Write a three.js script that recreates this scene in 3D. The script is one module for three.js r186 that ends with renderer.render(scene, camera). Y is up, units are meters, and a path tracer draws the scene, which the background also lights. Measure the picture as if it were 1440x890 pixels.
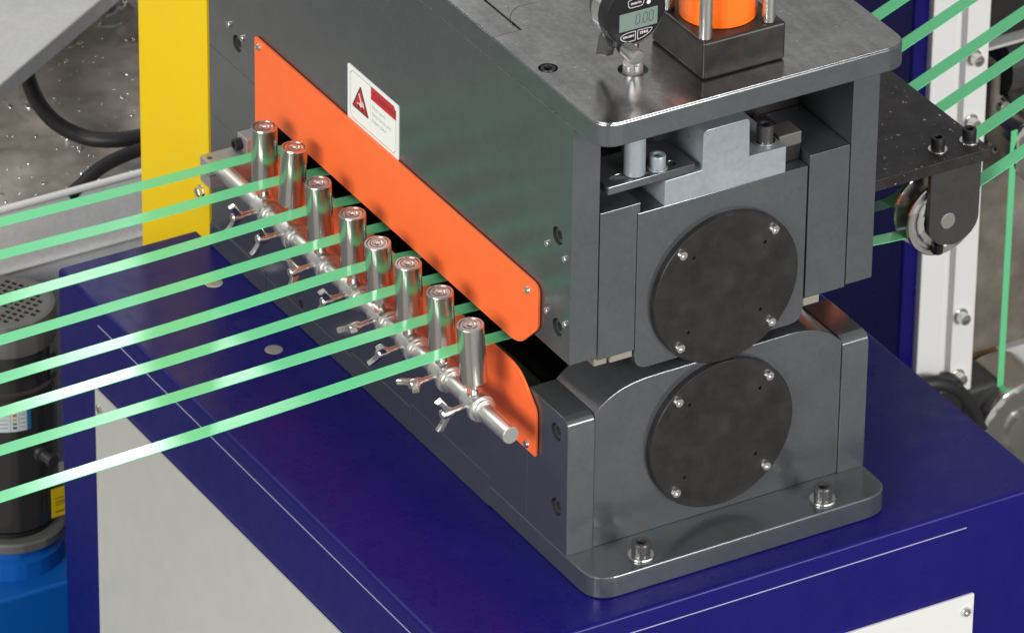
import * as THREE from 'three';
import { RoundedBoxGeometry } from 'three/addons/geometries/RoundedBoxGeometry.js';
import { mergeGeometries, toCreasedNormals } from 'three/addons/utils/BufferGeometryUtils.js';
import { RectAreaLightUniformsLib } from 'three/addons/lights/RectAreaLightUniformsLib.js';
import { Brush, Evaluator, SUBTRACTION } from 'three-bvh-csg';

// ---------------------------------------------------------------- camera, hall light, exposure
RectAreaLightUniformsLib.init();
const scene = new THREE.Scene();
const camera = new THREE.PerspectiveCamera(5.305, 1024 / 632, 0.5, 60);
camera.position.set(-2.5154, 3.1653, 4.1745);
camera.up.set(0.24877, 0.85874, -0.44798);
camera.lookAt(-2.5154 + 0.4359, 3.1653 - 0.51229, 4.1745 - 0.73996);
camera.focus = 5.62; camera.userData.fStop = 24;
scene.add(camera);
scene.background = new THREE.Color().setRGB(0.39, 0.39, 0.385);          // even grey of the hall round the machine
const renderer = new THREE.WebGLRenderer({ antialias: true });
renderer.toneMapping = THREE.LinearToneMapping;
renderer.toneMappingExposure = 1;
renderer.shadowMap.enabled = true;
const lampBody = new THREE.MeshStandardMaterial({ color: 0xdddddd, roughness: 0.6 });
function hallLamp(x, y, z, w, h, aim, power, col, glow, label) {
  const g = new THREE.Group(); g.name = numbered('hall_lamp'); g.position.set(x, y, z); g.lookAt(...aim);
  g.userData = { label, category: 'lamp' };
  const casing = new THREE.Mesh(new THREE.BoxGeometry(w + 0.06, h + 0.06, 0.06), lampBody); casing.name = 'lamp_casing'; casing.position.z = -0.04;
  const em = new THREE.MeshStandardMaterial({ color: 0x222222, emissive: new THREE.Color().setRGB(...col), emissiveIntensity: glow });
  const face = new THREE.Mesh(new THREE.PlaneGeometry(w, h), em); face.name = 'lamp_diffuser'; face.position.z = -0.005;
  g.add(casing, face); scene.add(g); g.updateMatrixWorld(true);
  const l = new THREE.RectAreaLight(new THREE.Color().setRGB(...col), power, w, h);
  l.position.set(x, y, z); l.lookAt(...aim); scene.add(l);
}
const used = {};
function numbered(n) { const k = used[n] = (used[n] ?? -1) + 1; return k ? `${n}_${String(k).padStart(3, '0')}` : n; }
hallLamp(1.3, 1.7, 5.2, 2.8, 1.7, [0.1, 0.1, 0], 15.5, [1, 0.985, 0.955], 4, 'wide soft lamp in front of the machine, outside the picture');
hallLamp(-4.2, 2.1, 1.7, 2.4, 1.6, [0, 0.1, -0.3], 14.5, [1, 0.985, 0.955], 4, 'wide soft lamp on the infeed side, outside the picture');
hallLamp(-1.4, 3.3, -2.6, 1.6, 1.2, [0, -0.2, -1.2], 4, [1, 0.99, 0.965], 4, 'unseen wide ceiling lamp added over the back of the hall to brighten the background');  // added lamp, lifts the trough and sheet in the background
hallLamp(1.72, 3.0, -4.13, 0.24, 0.24, [0, 0.2, 0], 20, [1, 1, 1], 9, 'high bay lamp behind the machine, outside the picture');

// ---------------------------------------------------------------- helpers
let seed = 7;
const rnd = () => { seed = (seed * 1664525 + 1013904223) >>> 0; return seed / 4294967296; };
const smooth = (t) => t * t * (3 - 2 * t);
function lattice(n, s) { seed = s; const a = new Float32Array(n * n); for (let i = 0; i < a.length; i++) a[i] = rnd(); return a; }
function fbm(N, cells, oct, s, stretch = 1) {                           // tileable value noise, 0..1
  const out = new Float32Array(N * N); let amp = 1, tot = 0;
  for (let o = 0; o < oct; o++) {
    const nx = cells << o, ny = Math.max(1, Math.round((cells << o) / stretch)), L = new Float32Array(nx * ny); seed = s + o * 977; for (let i = 0; i < L.length; i++) L[i] = rnd();
    for (let y = 0; y < N; y++) { const fy = y / N * ny, y0 = fy | 0, ty = smooth(fy - y0), y1 = (y0 + 1) % ny;
      for (let x = 0; x < N; x++) { const fx = x / N * nx, x0 = fx | 0, tx = smooth(fx - x0), x1 = (x0 + 1) % nx;
        const a = L[y0 * nx + x0] * (1 - tx) + L[y0 * nx + x1] * tx, b = L[y1 * nx + x0] * (1 - tx) + L[y1 * nx + x1] * tx;
        out[y * N + x] += amp * (a * (1 - ty) + b * ty); } }
    tot += amp; amp *= 0.55;
  }
  for (let i = 0; i < out.length; i++) out[i] /= tot; return out;
}
function tex(N, f, per, srgb = false) {                                  // f(i) -> [r,g,b] 0..1; one tile covers `per` metres
  const d = new Uint8Array(N * N * 4);
  for (let i = 0; i < N * N; i++) { const c = f(i); d[4 * i] = 255 * Math.min(1, Math.max(0, c[0])); d[4 * i + 1] = 255 * Math.min(1, Math.max(0, c[1])); d[4 * i + 2] = 255 * Math.min(1, Math.max(0, c[2])); d[4 * i + 3] = 255; }
  const t = new THREE.DataTexture(d, N, N); t.wrapS = t.wrapT = THREE.RepeatWrapping; t.magFilter = THREE.LinearFilter; t.minFilter = THREE.LinearMipmapLinearFilter; t.generateMipmaps = true;
  t.repeat.set(1 / per, 1 / per); if (srgb) t.colorSpace = THREE.SRGBColorSpace; t.needsUpdate = true; return t;
}
const N = 512, big = fbm(N, 4, 5, 11), mid = fbm(N, 12, 5, 23), fine = fbm(N, 64, 3, 37), streak = fbm(N, 48, 4, 51, 12);
function specks(count, s, rmax) {                                        // grains of dust and swarf
  const a = new Float32Array(N * N); seed = s;
  for (let k = 0; k < count; k++) { const cx = rnd() * N, cy = rnd() * N, r = 0.6 + rnd() ** 3 * rmax, an = rnd() * 3.14, el = 1 + rnd() * 1.6, v = 0.35 + 0.65 * rnd();
    for (let y = -6; y <= 6; y++) for (let x = -6; x <= 6; x++) { const u = (x * Math.cos(an) + y * Math.sin(an)) / el, w = -x * Math.sin(an) + y * Math.cos(an); if (u * u + w * w < r * r) { const i = ((cy + y + N | 0) % N) * N + ((cx + x + N | 0) % N); a[i] = Math.max(a[i], v); } } }
  return a;
}
const dust = specks(260, 91, 2.1), dust2 = specks(150, 17, 1.6);
const T = {
  mottle: tex(N, (i) => { const v = 0.86 + 0.16 * (big[i] - 0.5) + 0.16 * (fine[i] - 0.5) + 0.08 * (mid[i] - 0.5); return [v + 0.012 * (mid[i] - .5), v, v + 0.01]; }, 0.22),
  rough: tex(N, (i) => { const v = 0.62 + 0.5 * (mid[i] - 0.5) + 0.3 * (big[i] - 0.5); return [v, v, v]; }, 0.18),
  roughFine: tex(N, (i) => { const v = 0.9 + 0.25 * (mid[i] - 0.5) + 0.2 * (fine[i] - 0.5); return [v, v, v]; }, 0.18),
  bumpPaint: tex(N, (i) => { const v = 0.5 + 0.7 * (fine[i] - 0.5) + 0.3 * (mid[i] - 0.5); return [v, v, v]; }, 0.09),
  steelTop: tex(N, (i) => { const b = big[i] - 0.5, m = mid[i] - 0.5, d = dust2[i]; const v = 0.66 + 0.2 * b + 0.3 * m + 0.2 * (fine[i] - 0.5) + 0.16 * (streak[i] - 0.5) + 0.5 * d; return [v + 0.01, v, v]; }, 0.2),
  discs: tex(N, (i) => { const b = big[i] - 0.5, m = mid[i] - 0.5; const v = 0.62 + 0.45 * b + 0.35 * m + 0.1 * (fine[i] - 0.5); return [v + 0.01, v, v]; }, 0.14),
  brush: tex(N, (i) => { const v = 0.6 + 0.8 * (streak[i] - 0.5); return [v, v, v]; }, 0.06),
  bluePaint: tex(N, (i) => { const d = dust2[i] > 0.75 ? 0.5 * dust2[i] : 0, v = 0.8 + 0.12 * (mid[i] - 0.5); return [v * 0.6 + d, v * 0.6 + d, v + d * .3]; }, 0.5),
  swarf: tex(N, (i) => { const d = dust[i], v = 0.05 + 0.05 * (mid[i] - 0.5); return [v + d * 0.75, v * 0.93 + d * 0.73, v * 0.95 + d * 0.74]; }, 0.16),
  concrete: tex(N, (i) => { const v = 0.72 + 0.4 * (big[i] - 0.5) + 0.25 * (mid[i] - 0.5); return [v, v * 0.985, v * 0.95]; }, 1.6),
  film: tex(N, (i) => { const v = 0.5 + 0.7 * (big[i] - 0.5) + 0.4 * (mid[i] - 0.5); return [v * 1.03, v, v * 0.95]; }, 0.3),
  rusty: tex(N, (i) => { const b = big[i] - 0.5, m = mid[i] - 0.5, v = 0.55 + 0.7 * b + 0.4 * m; return [v + 0.03, v, v - 0.04]; }, 0.3),
};
const C = (r, g, b) => new THREE.Color().setRGB(r, g, b);
const P = (o) => new THREE.MeshPhysicalMaterial(o);
const M = {
  frame: P({ color: C(0.2, 0.218, 0.23), metalness: 0.76, roughness: 0.24, roughnessMap: T.roughFine, map: T.mottle }),
  frameTop: P({ color: C(0.6, 0.6, 0.6), metalness: 0.98, roughness: 0.24, roughnessMap: T.roughFine, map: T.steelTop }),
  disc: P({ color: C(0.068, 0.065, 0.064), metalness: 0.6, roughness: 0.6, roughnessMap: T.rough, map: T.discs }),
  zinc: P({ color: C(0.37, 0.42, 0.455), metalness: 0.35, roughness: 0.6, roughnessMap: T.rough, map: T.mottle }),
  blackSteel: P({ color: C(0.035, 0.033, 0.032), metalness: 0.4, roughness: 0.5, roughnessMap: T.rough }),
  hanger: P({ color: C(0.12, 0.112, 0.115), metalness: 0.7, roughness: 0.5, roughnessMap: T.rough, map: T.mottle }),
  block: P({ color: C(0.10, 0.094, 0.09), metalness: 0.75, roughness: 0.6, roughnessMap: T.rough, map: T.discs }),
  oxide: P({ color: C(0.018, 0.018, 0.02), metalness: 0.3, roughness: 0.38 }),
  steel: P({ color: C(0.76, 0.745, 0.72), metalness: 1, roughness: 0.24 }),
  chrome: P({ color: C(0.62, 0.6, 0.57), metalness: 1, roughness: 0.22 }),
  satin: P({ color: C(0.78, 0.765, 0.735), metalness: 1, roughness: 0.36 }),
  alu: P({ color: C(0.56, 0.55, 0.545), metalness: 0.75, roughness: 0.55, roughnessMap: T.rough }),
  orange: P({ color: C(0.94, 0.150, 0.032), roughness: 0.7, roughnessMap: T.rough }),
  orangeGloss: P({ color: C(0.95, 0.16, 0.005), roughness: 0.3, clearcoat: 0.5, clearcoatRoughness: 0.2 }),
  yellow: P({ color: C(0.86, 0.585, 0.004), roughness: 0.75, roughnessMap: T.rough, specularIntensity: 0.4 }),
  blue: P({ color: C(0.009, 0.0065, 0.145), map: T.bluePaint, roughness: 0.5, roughnessMap: T.rough, specularIntensity: 0.62 }),
  blueBox: P({ color: C(0.0, 0.10, 0.42), roughness: 0.45 }),
  panel: P({ color: C(0.5, 0.5, 0.47), roughness: 0.8, roughnessMap: T.rough }),
  panelWhite: P({ color: C(0.62, 0.625, 0.61), roughness: 0.75, roughnessMap: T.rough }),
  strap: P({ color: C(0.18, 0.74, 0.35), roughness: 0.13, transmission: 0.16, thickness: 0, side: THREE.DoubleSide }),
  swarf: P({ color: C(0.8, 0.78, 0.78), map: T.swarf, metalness: 0.6, roughness: 0.5 }),
  gunmetal: P({ color: C(0.10, 0.10, 0.10), metalness: 0.6, roughness: 0.4, roughnessMap: T.rough }),
  motor: P({ color: C(0.05, 0.047, 0.045), metalness: 0.3, roughness: 0.35, roughnessMap: T.rough }),
  cover: P({ color: C(0.16, 0.16, 0.15), metalness: 0.3, roughness: 0.5 }),
  rubber: P({ color: C(0.012, 0.011, 0.012), roughness: 0.5 }),
  white: P({ color: C(0.78, 0.77, 0.76), roughness: 0.5 }),
  greySheet: P({ color: C(0.62, 0.62, 0.6), roughness: 0.6, map: T.mottle }),
  trough: P({ color: C(0.82, 0.82, 0.8), roughness: 0.55, map: T.mottle }),
  film: P({ color: C(0.85, 0.79, 0.73), map: T.film, roughness: 0.55, clearcoat: 0.8, clearcoatRoughness: 0.05 }),
  rusty: P({ color: C(0.38, 0.36, 0.33), map: T.rusty, metalness: 0.35, roughness: 0.5 }),
  rust: P({ color: C(0.36, 0.19, 0.07), map: T.rusty, roughness: 0.8 }),
  stop: P({ color: C(0.16, 0.155, 0.145), metalness: 0.5, roughness: 0.5 }),
  beige: P({ color: C(0.33, 0.31, 0.26), metalness: 0.5, roughness: 0.5 }),
  seamHighlight: P({ color: C(0.36, 0.35, 0.5), roughness: 0.5 }),  // pale tone paints the highlight along the cabinet weld line
  midSteel: P({ color: C(0.4, 0.39, 0.38), metalness: 0.85, roughness: 0.32 }),
  floor: P({ color: C(0.24, 0.237, 0.23), map: T.concrete, roughness: 0.6 }),
};
function uvm(g) {                                                        // uv in metres by the way each face points
  if (g.index) g = g.toNonIndexed(); const p = g.attributes.position, uv = new Float32Array(p.count * 2), a = new THREE.Vector3(), b = new THREE.Vector3(), c = new THREE.Vector3();
  for (let i = 0; i < p.count; i += 3) {
    a.fromBufferAttribute(p, i); b.fromBufferAttribute(p, i + 1).sub(a); c.fromBufferAttribute(p, i + 2).sub(a); b.cross(c);
    const x = Math.abs(b.x), y = Math.abs(b.y), z = Math.abs(b.z);
    for (let k = 0; k < 3; k++) { a.fromBufferAttribute(p, i + k); const [u, v] = x >= y && x >= z ? [a.z, a.y] : y >= z ? [a.x, a.z] : [a.x, a.y]; uv[2 * (i + k)] = u + .313; uv[2 * (i + k) + 1] = v + .171; }
  }
  g.setAttribute('uv', new THREE.BufferAttribute(uv, 2)); return g;
}
const bx = (x0, x1, y0, y1, z0, z1, r = 0.0008) => { const m = Math.min(x1 - x0, y1 - y0, z1 - z0) * 0.49; const g = new RoundedBoxGeometry(x1 - x0, y1 - y0, z1 - z0, 2, Math.min(r, m)); g.translate((x0 + x1) / 2, (y0 + y1) / 2, (z0 + z1) / 2); return uvm(g); };
const lathe = (pts, seg = 40) => toCreasedNormals(new THREE.LatheGeometry(pts.map((q) => new THREE.Vector2(...q)), seg), 0.6);
const cylY = (r, y0, y1, seg = 40, ch = Math.min(0.0006, r * 0.15)) => lathe([[0.00001, y0], [r - ch, y0], [r, y0 + ch], [r, y1 - ch], [r - ch, y1], [0.00001, y1]], seg);
const toZ = (g) => g.rotateX(Math.PI / 2);                               // +y -> +z
const toNX = (g) => g.rotateZ(Math.PI / 2);                              // +y -> -x
const tr = (g, x, y, z) => g.translate(x, y, z);
function shape(pts) { const s = new THREE.Shape(); pts.forEach((q, i) => (i ? s.lineTo(...q) : s.moveTo(...q))); s.closePath(); return s; }
function rounded(pts, rad) {                                             // polygon with a radius at each corner
  const s = new THREE.Shape(), n = pts.length;
  for (let i = 0; i < n; i++) { const [px, py] = pts[(i + n - 1) % n], [x, y] = pts[i], [qx, qy] = pts[(i + 1) % n], r = Array.isArray(rad) ? rad[i] : rad;
    const d0 = Math.hypot(px - x, py - y), d1 = Math.hypot(qx - x, qy - y), t0 = Math.min(r, d0 * .5), t1 = Math.min(r, d1 * .5);
    const ax = x + (px - x) / d0 * t0, ay = y + (py - y) / d0 * t0, b_x = x + (qx - x) / d1 * t1, b_y = y + (qy - y) / d1 * t1;
    i ? s.lineTo(ax, ay) : s.moveTo(ax, ay); r > 0 && s.quadraticCurveTo(x, y, b_x, b_y); }
  s.closePath(); return s;
}
function ex(s, depth, bevel = 0.0006, seg = 8) {                         // along +z from 0 to depth, outline kept
  const g = new THREE.ExtrudeGeometry(s, { depth: depth - 2 * bevel, bevelEnabled: bevel > 0, bevelThickness: bevel, bevelSize: bevel, bevelOffset: -bevel, bevelSegments: 2, curveSegments: seg });
  g.translate(0, 0, bevel); return toCreasedNormals(uvm(g), 0.32);
}
const exZ = (s, z0, z1, b, seg) => ex(s, z1 - z0, b, seg).translate(0, 0, z0);          // shape in (x, y)
const exY = (s, y0, y1, b, seg) => ex(s, y1 - y0, b, seg).rotateX(-Math.PI / 2).translate(0, y0, 0);   // shape in (x, -z)
const exX = (s, x0, x1, b, seg) => ex(s, x1 - x0, b, seg).rotateY(-Math.PI / 2).translate(x1, 0, 0);   // shape in (z, y), face seen from -x at x0
function thing(name, label, category, group) { const o = new THREE.Group(); o.name = numbered(name); o.userData = { label, category }; if (group) o.userData.group = group; scene.add(o); return o; }
function put(parent, name, geo, mat, label) { const m = new THREE.Mesh(Array.isArray(geo) ? mergeGeometries(geo.map((g) => { const q = g.index ? g.toNonIndexed() : g; for (const k of Object.keys(q.attributes)) if (!['position', 'normal', 'uv'].includes(k)) q.deleteAttribute(k); return q; })) : geo, mat); m.name = name; if (label) m.userData.label = label; m.castShadow = m.receiveShadow = true; parent.add(m); return m; }
const solo = (name, label, category, geo, mat, group) => { const m = put(scene, numbered(name), geo, mat); m.userData = { label, category }; if (group) m.userData.group = group; return m; };
const struct = (name, geo, mat) => { const m = put(scene, name, geo, mat); m.userData = { kind: 'structure' }; return m; };
const ev = new Evaluator();
function drill(geo, holes) {                                             // holes: geometries cut out of geo
  let a = new Brush(geo); a.updateMatrixWorld();
  for (const h of holes) { const b = new Brush(h); b.updateMatrixWorld(); const r = ev.evaluate(a, b, SUBTRACTION); a = new Brush(r.geometry); a.updateMatrixWorld(); }
  const g = a.geometry; g.clearGroups(); return g;
}
// a socket head cap screw standing up +y: head with a hexagon socket
function capGeo(R, H) {
  const s = [[R * 0.55, H * 0.35], [0.00001, H * 0.35]];
  return lathe([[0.00001, 0], [R, 0], [R, H * 0.9], [R * 0.92, H], [R * 0.58, H], ...s].filter((q, i, a) => true), 28);
}
const washerGeo = (R, r, h) => lathe([[r, 0], [R * 0.97, 0], [R, h * 0.4], [R * 0.96, h], [r, h], [r, 0]], 32);
const buttonGeo = (R) => lathe([[0.00001, 0], [R, 0], [R, R * 0.22], [R * 0.8, R * 0.6], [R * 0.5, R * 0.75], [R * 0.42, R * 0.75], [R * 0.34, R * 0.35], [0.00001, R * 0.35]], 20);
function screwZ(parent, x, y, z, R, mat = M.steel, name = 'screw') { return put(parent, name, tr(toZ(buttonGeo(R)), x, y, z), mat); }
function screwNX(parent, x, y, z, R, mat = M.steel, name = 'screw') { return put(parent, name, tr(toNX(buttonGeo(R)), x, y, z), mat); }
function sunkBolt(parent, y, z, depth = 0.004) {                          // cap screw at the bottom of a counterbore in a wall at x = 0
  return put(parent, 'bolt', tr(toNX(capGeo(0.0068, 0.008)), 0.0102, y, z), M.gunmetal);
}
const bore = (y, z, r = 0.0082, d = 0.012) => { const g = new THREE.CylinderGeometry(r, r, d * 2, 28); g.rotateZ(Math.PI / 2); return tr(g, 0, y, z); };

// ---------------------------------------------------------------- floor
struct('floor', uvm(new THREE.BoxGeometry(24, 0.2, 24).translate(0, -0.95, 0)), M.floor);

// ---------------------------------------------------------------- the blue cabinet the machine stands on
const W = 0.3;
const cab = thing('machine_cabinet', 'dark blue glossy sheet metal cabinet carrying the grey rolling machine', 'cabinet');
put(cab, 'cabinet_body', bx(-0.1425, 0.4464, -0.85, 0, -0.675, 0.0751, 0.0038), M.blue);
put(cab, 'weld_highlight', [bx(-0.1431, -0.1415, -0.0196, -0.0187, -0.594, 0.0756, 0.0003), bx(-0.1431, 0.36, -0.0196, -0.0187, 0.0740, 0.0757, 0.0003)], M.seamHighlight, 'thin raised line under the cabinet top, coloured pale for its edge highlight');
{
  const s = rounded([[-0.6, -0.72], [0.0, -0.72], [0.0, -0.0875], [-0.598, -0.0875]], 0.0015);
  const p = put(cab, 'access_panel', exX(s, -0.1455, -0.1428, 0.0005), M.panel, 'pale grey screwed panel on the left side of the cabinet');
  for (const [z, y] of [[-0.5875, -0.1035], [-0.02, -0.1035], [-0.5875, -0.6]]) screwNX(p, -0.1456, y, z, 0.0045);
  const s2 = rounded([[-0.07, -0.72], [0.37, -0.72], [0.37, -0.0885], [-0.07, -0.0885]], 0.0015);
  const q = put(cab, 'access_panel', exZ(s2, 0.0754, 0.0782, 0.0005), M.panelWhite, 'white screwed panel on the front of the cabinet');
  for (const [x, y] of [[0.3614, -0.1046], [-0.06, -0.1046], [0.3614, -0.6]]) screwZ(q, x, y, 0.0783, 0.0048);
  for (const [x, z, r] of [[-0.0386, -0.4505, 0.0082], [-0.0305, -0.581, 0.0086]]) put(cab, 'plug_cap', tr(lathe([[0.00001, 0.0012], [r * 0.8, 0.001], [r, 0], [0.00001, 0]], 32), x, 0.0004, z), M.alu);
}

// ---------------------------------------------------------------- lower roll housing
const PY = 0.0215;
const low = thing('lower_roll_housing', 'dark grey lower roll housing bolted to the cabinet top, with one round cover', 'machine housing');
put(low, 'base_plate', (exY(rounded([[0, -0.047], [W, -0.047], [W, 0.69], [0, 0.69]], 0.026), 0.0004, PY, 0.0012, 16)), M.frame);
put(low, 'side_wall', drill(bx(0, 0.0264, PY + 0.0002, 0.14, -0.642, -0.0665, 0.0006), [bore(0.0245, -0.1987, 0.0042, 0.008), bore(0.0265, -0.4699, 0.0042, 0.008)]), M.frame);
put(low, 'side_wall', bx(W - 0.0264, W, PY + 0.0002, 0.14, -0.642, -0.0665, 0.0006), M.frame);
for (const [a, b] of [[-0.375, -0.2671], [-0.642, -0.537]]) put(low, 'tie_plate', bx(-0.0009, 0.02, 0.0006, 0.0262, a, b, 0.0005), M.frame);
put(low, 'tie_plate', bx(-0.0006, 0.02, 0.0006, 0.0300, -0.2668, -0.1306, 0.0004), M.frame);
// upright ears with a rounded front top edge
{
  const ear = rounded([[-0.066, PY + 0.0002], [0, PY + 0.0002], [0, 0.1553], [-0.066, 0.1553]], [0, 0, 0.011, 0.001]);
  put(low, 'housing_ear', (drill(exX(ear, 0, 0.0264, 0.0006, 10), [bore(0.1358, -0.0195), bore(0.0622, -0.0175)])), M.frame);
  put(low, 'housing_ear', (exX(ear, W - 0.0264, W, 0.0006, 10)), M.frame);
  sunkBolt(low, 0.1358, -0.0195); sunkBolt(low, 0.0622, -0.0175);
  // bearing block between the ears, with a crowned top
  const b = new THREE.Shape(); b.moveTo(0.0269, PY + 0.0002); b.lineTo(W - 0.0269, PY + 0.0002); b.lineTo(W - 0.0269, 0.1545);
  b.bezierCurveTo(0.262, 0.1655, 0.248, 0.1772, 0.218, 0.1775); b.lineTo(0.082, 0.1765); b.bezierCurveTo(0.052, 0.1755, 0.039, 0.1675, 0.0269, 0.1558); b.closePath();
  put(low, 'bearing_block', (exZ(b, -0.066, -0.0012, 0.0007, 20)), M.frame);
}
const coverGeo = () => toZ(lathe([[0.00001, 0], [0.0712, 0], [0.0712, 0.0052], [0.0704, 0.006], [0.00001, 0.006]], 96));
function bearingCover(parent, cx, cy) {
  const holes = [[-0.0335, 0.0385], [0.0368, 0.0345], [-0.0368, -0.033], [0.0345, -0.0305]].map(([x, y]) => { const g = new THREE.CylinderGeometry(0.0017, 0.0017, 0.006, 12); g.rotateX(Math.PI / 2); return tr(g, x, y, 0.0065); });
  const c = put(parent, 'bearing_cover', tr(uvm(drill(coverGeo(), holes)), cx, cy, -0.0006), M.disc, 'round blackened steel cover held by four screws');
  for (const [sx, sy] of [[-1, 1], [1, 1], [1, -1], [-1, -1]]) screwZ(c, cx + sx * 0.0452, cy + sy * 0.0452, 0.0054, 0.0048);
}
bearingCover(low, W / 2, 0.1021);
for (const [x, z] of [[0.0562, 0.030], [0.2388, 0.0305]]) {
  const b = put(low, 'bolt', tr(capGeo(0.0083, 0.0125), x, PY + 0.0022, z), M.gunmetal);
  put(b, 'washer', tr(washerGeo(0.0118, 0.0045, 0.0022), x, PY + 0.0002, z), M.steel);
}
{   // lower orange guard, fixed to the side wall
  const s = rounded([[-0.55, 0.0955], [-0.048, 0.0955], [-0.048, 0.1405], [-0.0735, 0.1645], [-0.088, 0.1688], [-0.55, 0.1688]], [0.003, 0.002, 0.006, 0.012, 0.008, 0.003]);
  const g = put(low, 'guard_plate', exX(s, -0.0032, -0.0008, 0.0004, 10), M.orange, 'orange guard plate below the strap slot');
  screwNX(g, -0.0033, 0.1015, -0.0625, 0.0036); screwNX(g, -0.0033, 0.1015, -0.535, 0.0036);
}
put(low, 'lower_roll', tr(toZ(cylY(0.0695, -0.6, -0.075, 64)), W / 2, 0.1021, 0), M.steel);
put(low, 'back_block', bx(0.027, W - 0.027, PY + 0.0003, 0.2095, -0.642, -0.605), M.frame);
put(low, 'rear_column', bx(0, 0.0264, 0.1402, 0.2108, -0.642, -0.5515, 0.0003), M.frame);
put(low, 'rear_column', bx(W - 0.0264, W, 0.1402, 0.2108, -0.642, -0.5515, 0.0003), M.frame);

// ---------------------------------------------------------------- upper roll frame
const up = thing('upper_roll_frame', 'dark grey upper roll frame with thick steel top plate and warning label', 'machine frame');
const YT = 0.4591, YU = 0.4372, YB = 0.2110;
{
  const holes = [[0.325, -0.0225], [0.2378, -0.0205], [0.2372, -0.5876]];
  put(up, 'side_wall', drill(bx(0, 0.0264, YB, YU - 0.0001, -0.642, 0, 0.0004), holes.map(([y, z]) => bore(y, z))), M.frame);
  for (const [y, z] of holes) sunkBolt(up, y, z);
  put(up, 'side_wall', bx(W - 0.0264, W, YB, YU - 0.0002, -0.642, 0, 0.0007), M.frame);
  for (const [y, z] of [[0.310, -0.0378], [0.3093, -0.0095], [0.2452, -0.0372], [0.2475, -0.0075], [0.2502, -0.6015], [0.2485, -0.5759]]) put(up, 'set_screw', tr(toNX(capGeo(0.0029, 0.0026)), 0.0004, y, z), M.steel);
  // the wall's upper strip beside the rear top plate, and the plates
  put(up, 'side_wall', (bx(0.0, 0.0264, YU, YT - 0.0006, -0.642, -0.1342, 0.0006)), M.frame, 'machined top of the left wall');
  put(up, 'machined_face', bx(0.0013, 0.0262, YT - 0.0008, YT, -0.642, -0.1339, 0.0003), M.frameTop, 'ground bare steel strip on the left wall');
  const hole = (x, z, r, d) => tr(new THREE.CylinderGeometry(r, r, d * 2, 32), x, YT, z);
  const cuts = [[0.0137, -0.0655, 0.0083, 0.008], [0.0737, -0.0293, 0.0128, 0.004]];
  const tp = exY(rounded([[0, -0.0432], [W, -0.0432], [W, 0.642], [0.0282, 0.642], [0.0282, 0.1337], [0, 0.1337]], [0.022, 0.022, 0, 0, 0, 0]), YU, YT - 0.0006, 0.0012, 16);
  const plate = put(up, 'top_plate', (drill(tp, cuts.map((c) => hole(...c)))), M.frame, 'thick steel top plate with rounded corners');
  const skin = exY(rounded([[0.0013, -0.0419], [W - 0.0013, -0.0419], [W - 0.0013, 0.642], [0.0284, 0.642], [0.0284, 0.1335], [0.0013, 0.1335]], [0.021, 0.021, 0, 0, 0, 0]), YT - 0.0009, YT, 0.0004, 16);
  put(plate, 'machined_face', drill(skin, cuts.map((c) => hole(...c))), M.frameTop, 'ground bare steel upper face');
  put(plate, 'scribed_arc', new THREE.TubeGeometry(new THREE.CatmullRomCurve3([[0.0245, -0.1405], [0.0300, -0.1560], [0.0440, -0.1690], [0.0640, -0.1690]].map(([x, z]) => new THREE.Vector3(x, YT - 0.0002, z))), 24, 0.0004, 6), M.oxide);
  put(up, 'bolt', tr(capGeo(0.0066, 0.008), 0.0137, YT - 0.0079, -0.0655), M.oxide);
}
put(up, 'slide_liner', (exZ(shape([[0.0276, 0.2075], [0.0636, 0.2075], [0.0636, 0.3395], [0.0664, 0.3395], [0.0664, 0.349], [0.0276, 0.349]]), -0.08, -0.0006, 0.0004)), M.frame);
put(up, 'slide_liner', (bx(0.2328, 0.2727, 0.209, 0.3483, -0.08, -0.0004, 0.0005)), M.frame);
put(up, 'bearing_block', exZ(rounded([[0.0642, 0.187], [0.2312, 0.187], [0.2312, 0.3389], [0.0668, 0.3389], [0.0668, 0.339], [0.0642, 0.339]], [0.014, 0.014, 0.0006, 0, 0, 0.0005]), -0.08, -0.0008, 0.0005, 12), M.frame);
bearingCover(up, W / 2, 0.2461);
put(up, 'thrust_block', exZ(rounded([[0.0897, 0.3392], [0.2083, 0.3392], [0.2083, 0.3642], [0.172, 0.3646], [0.1712, 0.401], [0.1262, 0.401], [0.126, 0.364], [0.0897, 0.3632]], [0, 0, 0.0006, 0.0004, 0.004, 0.006, 0.0015, 0.0006]), -0.072, -0.0002, 0.0005, 10), M.zinc, 'pale machined stepped block above the bearing block');
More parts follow.
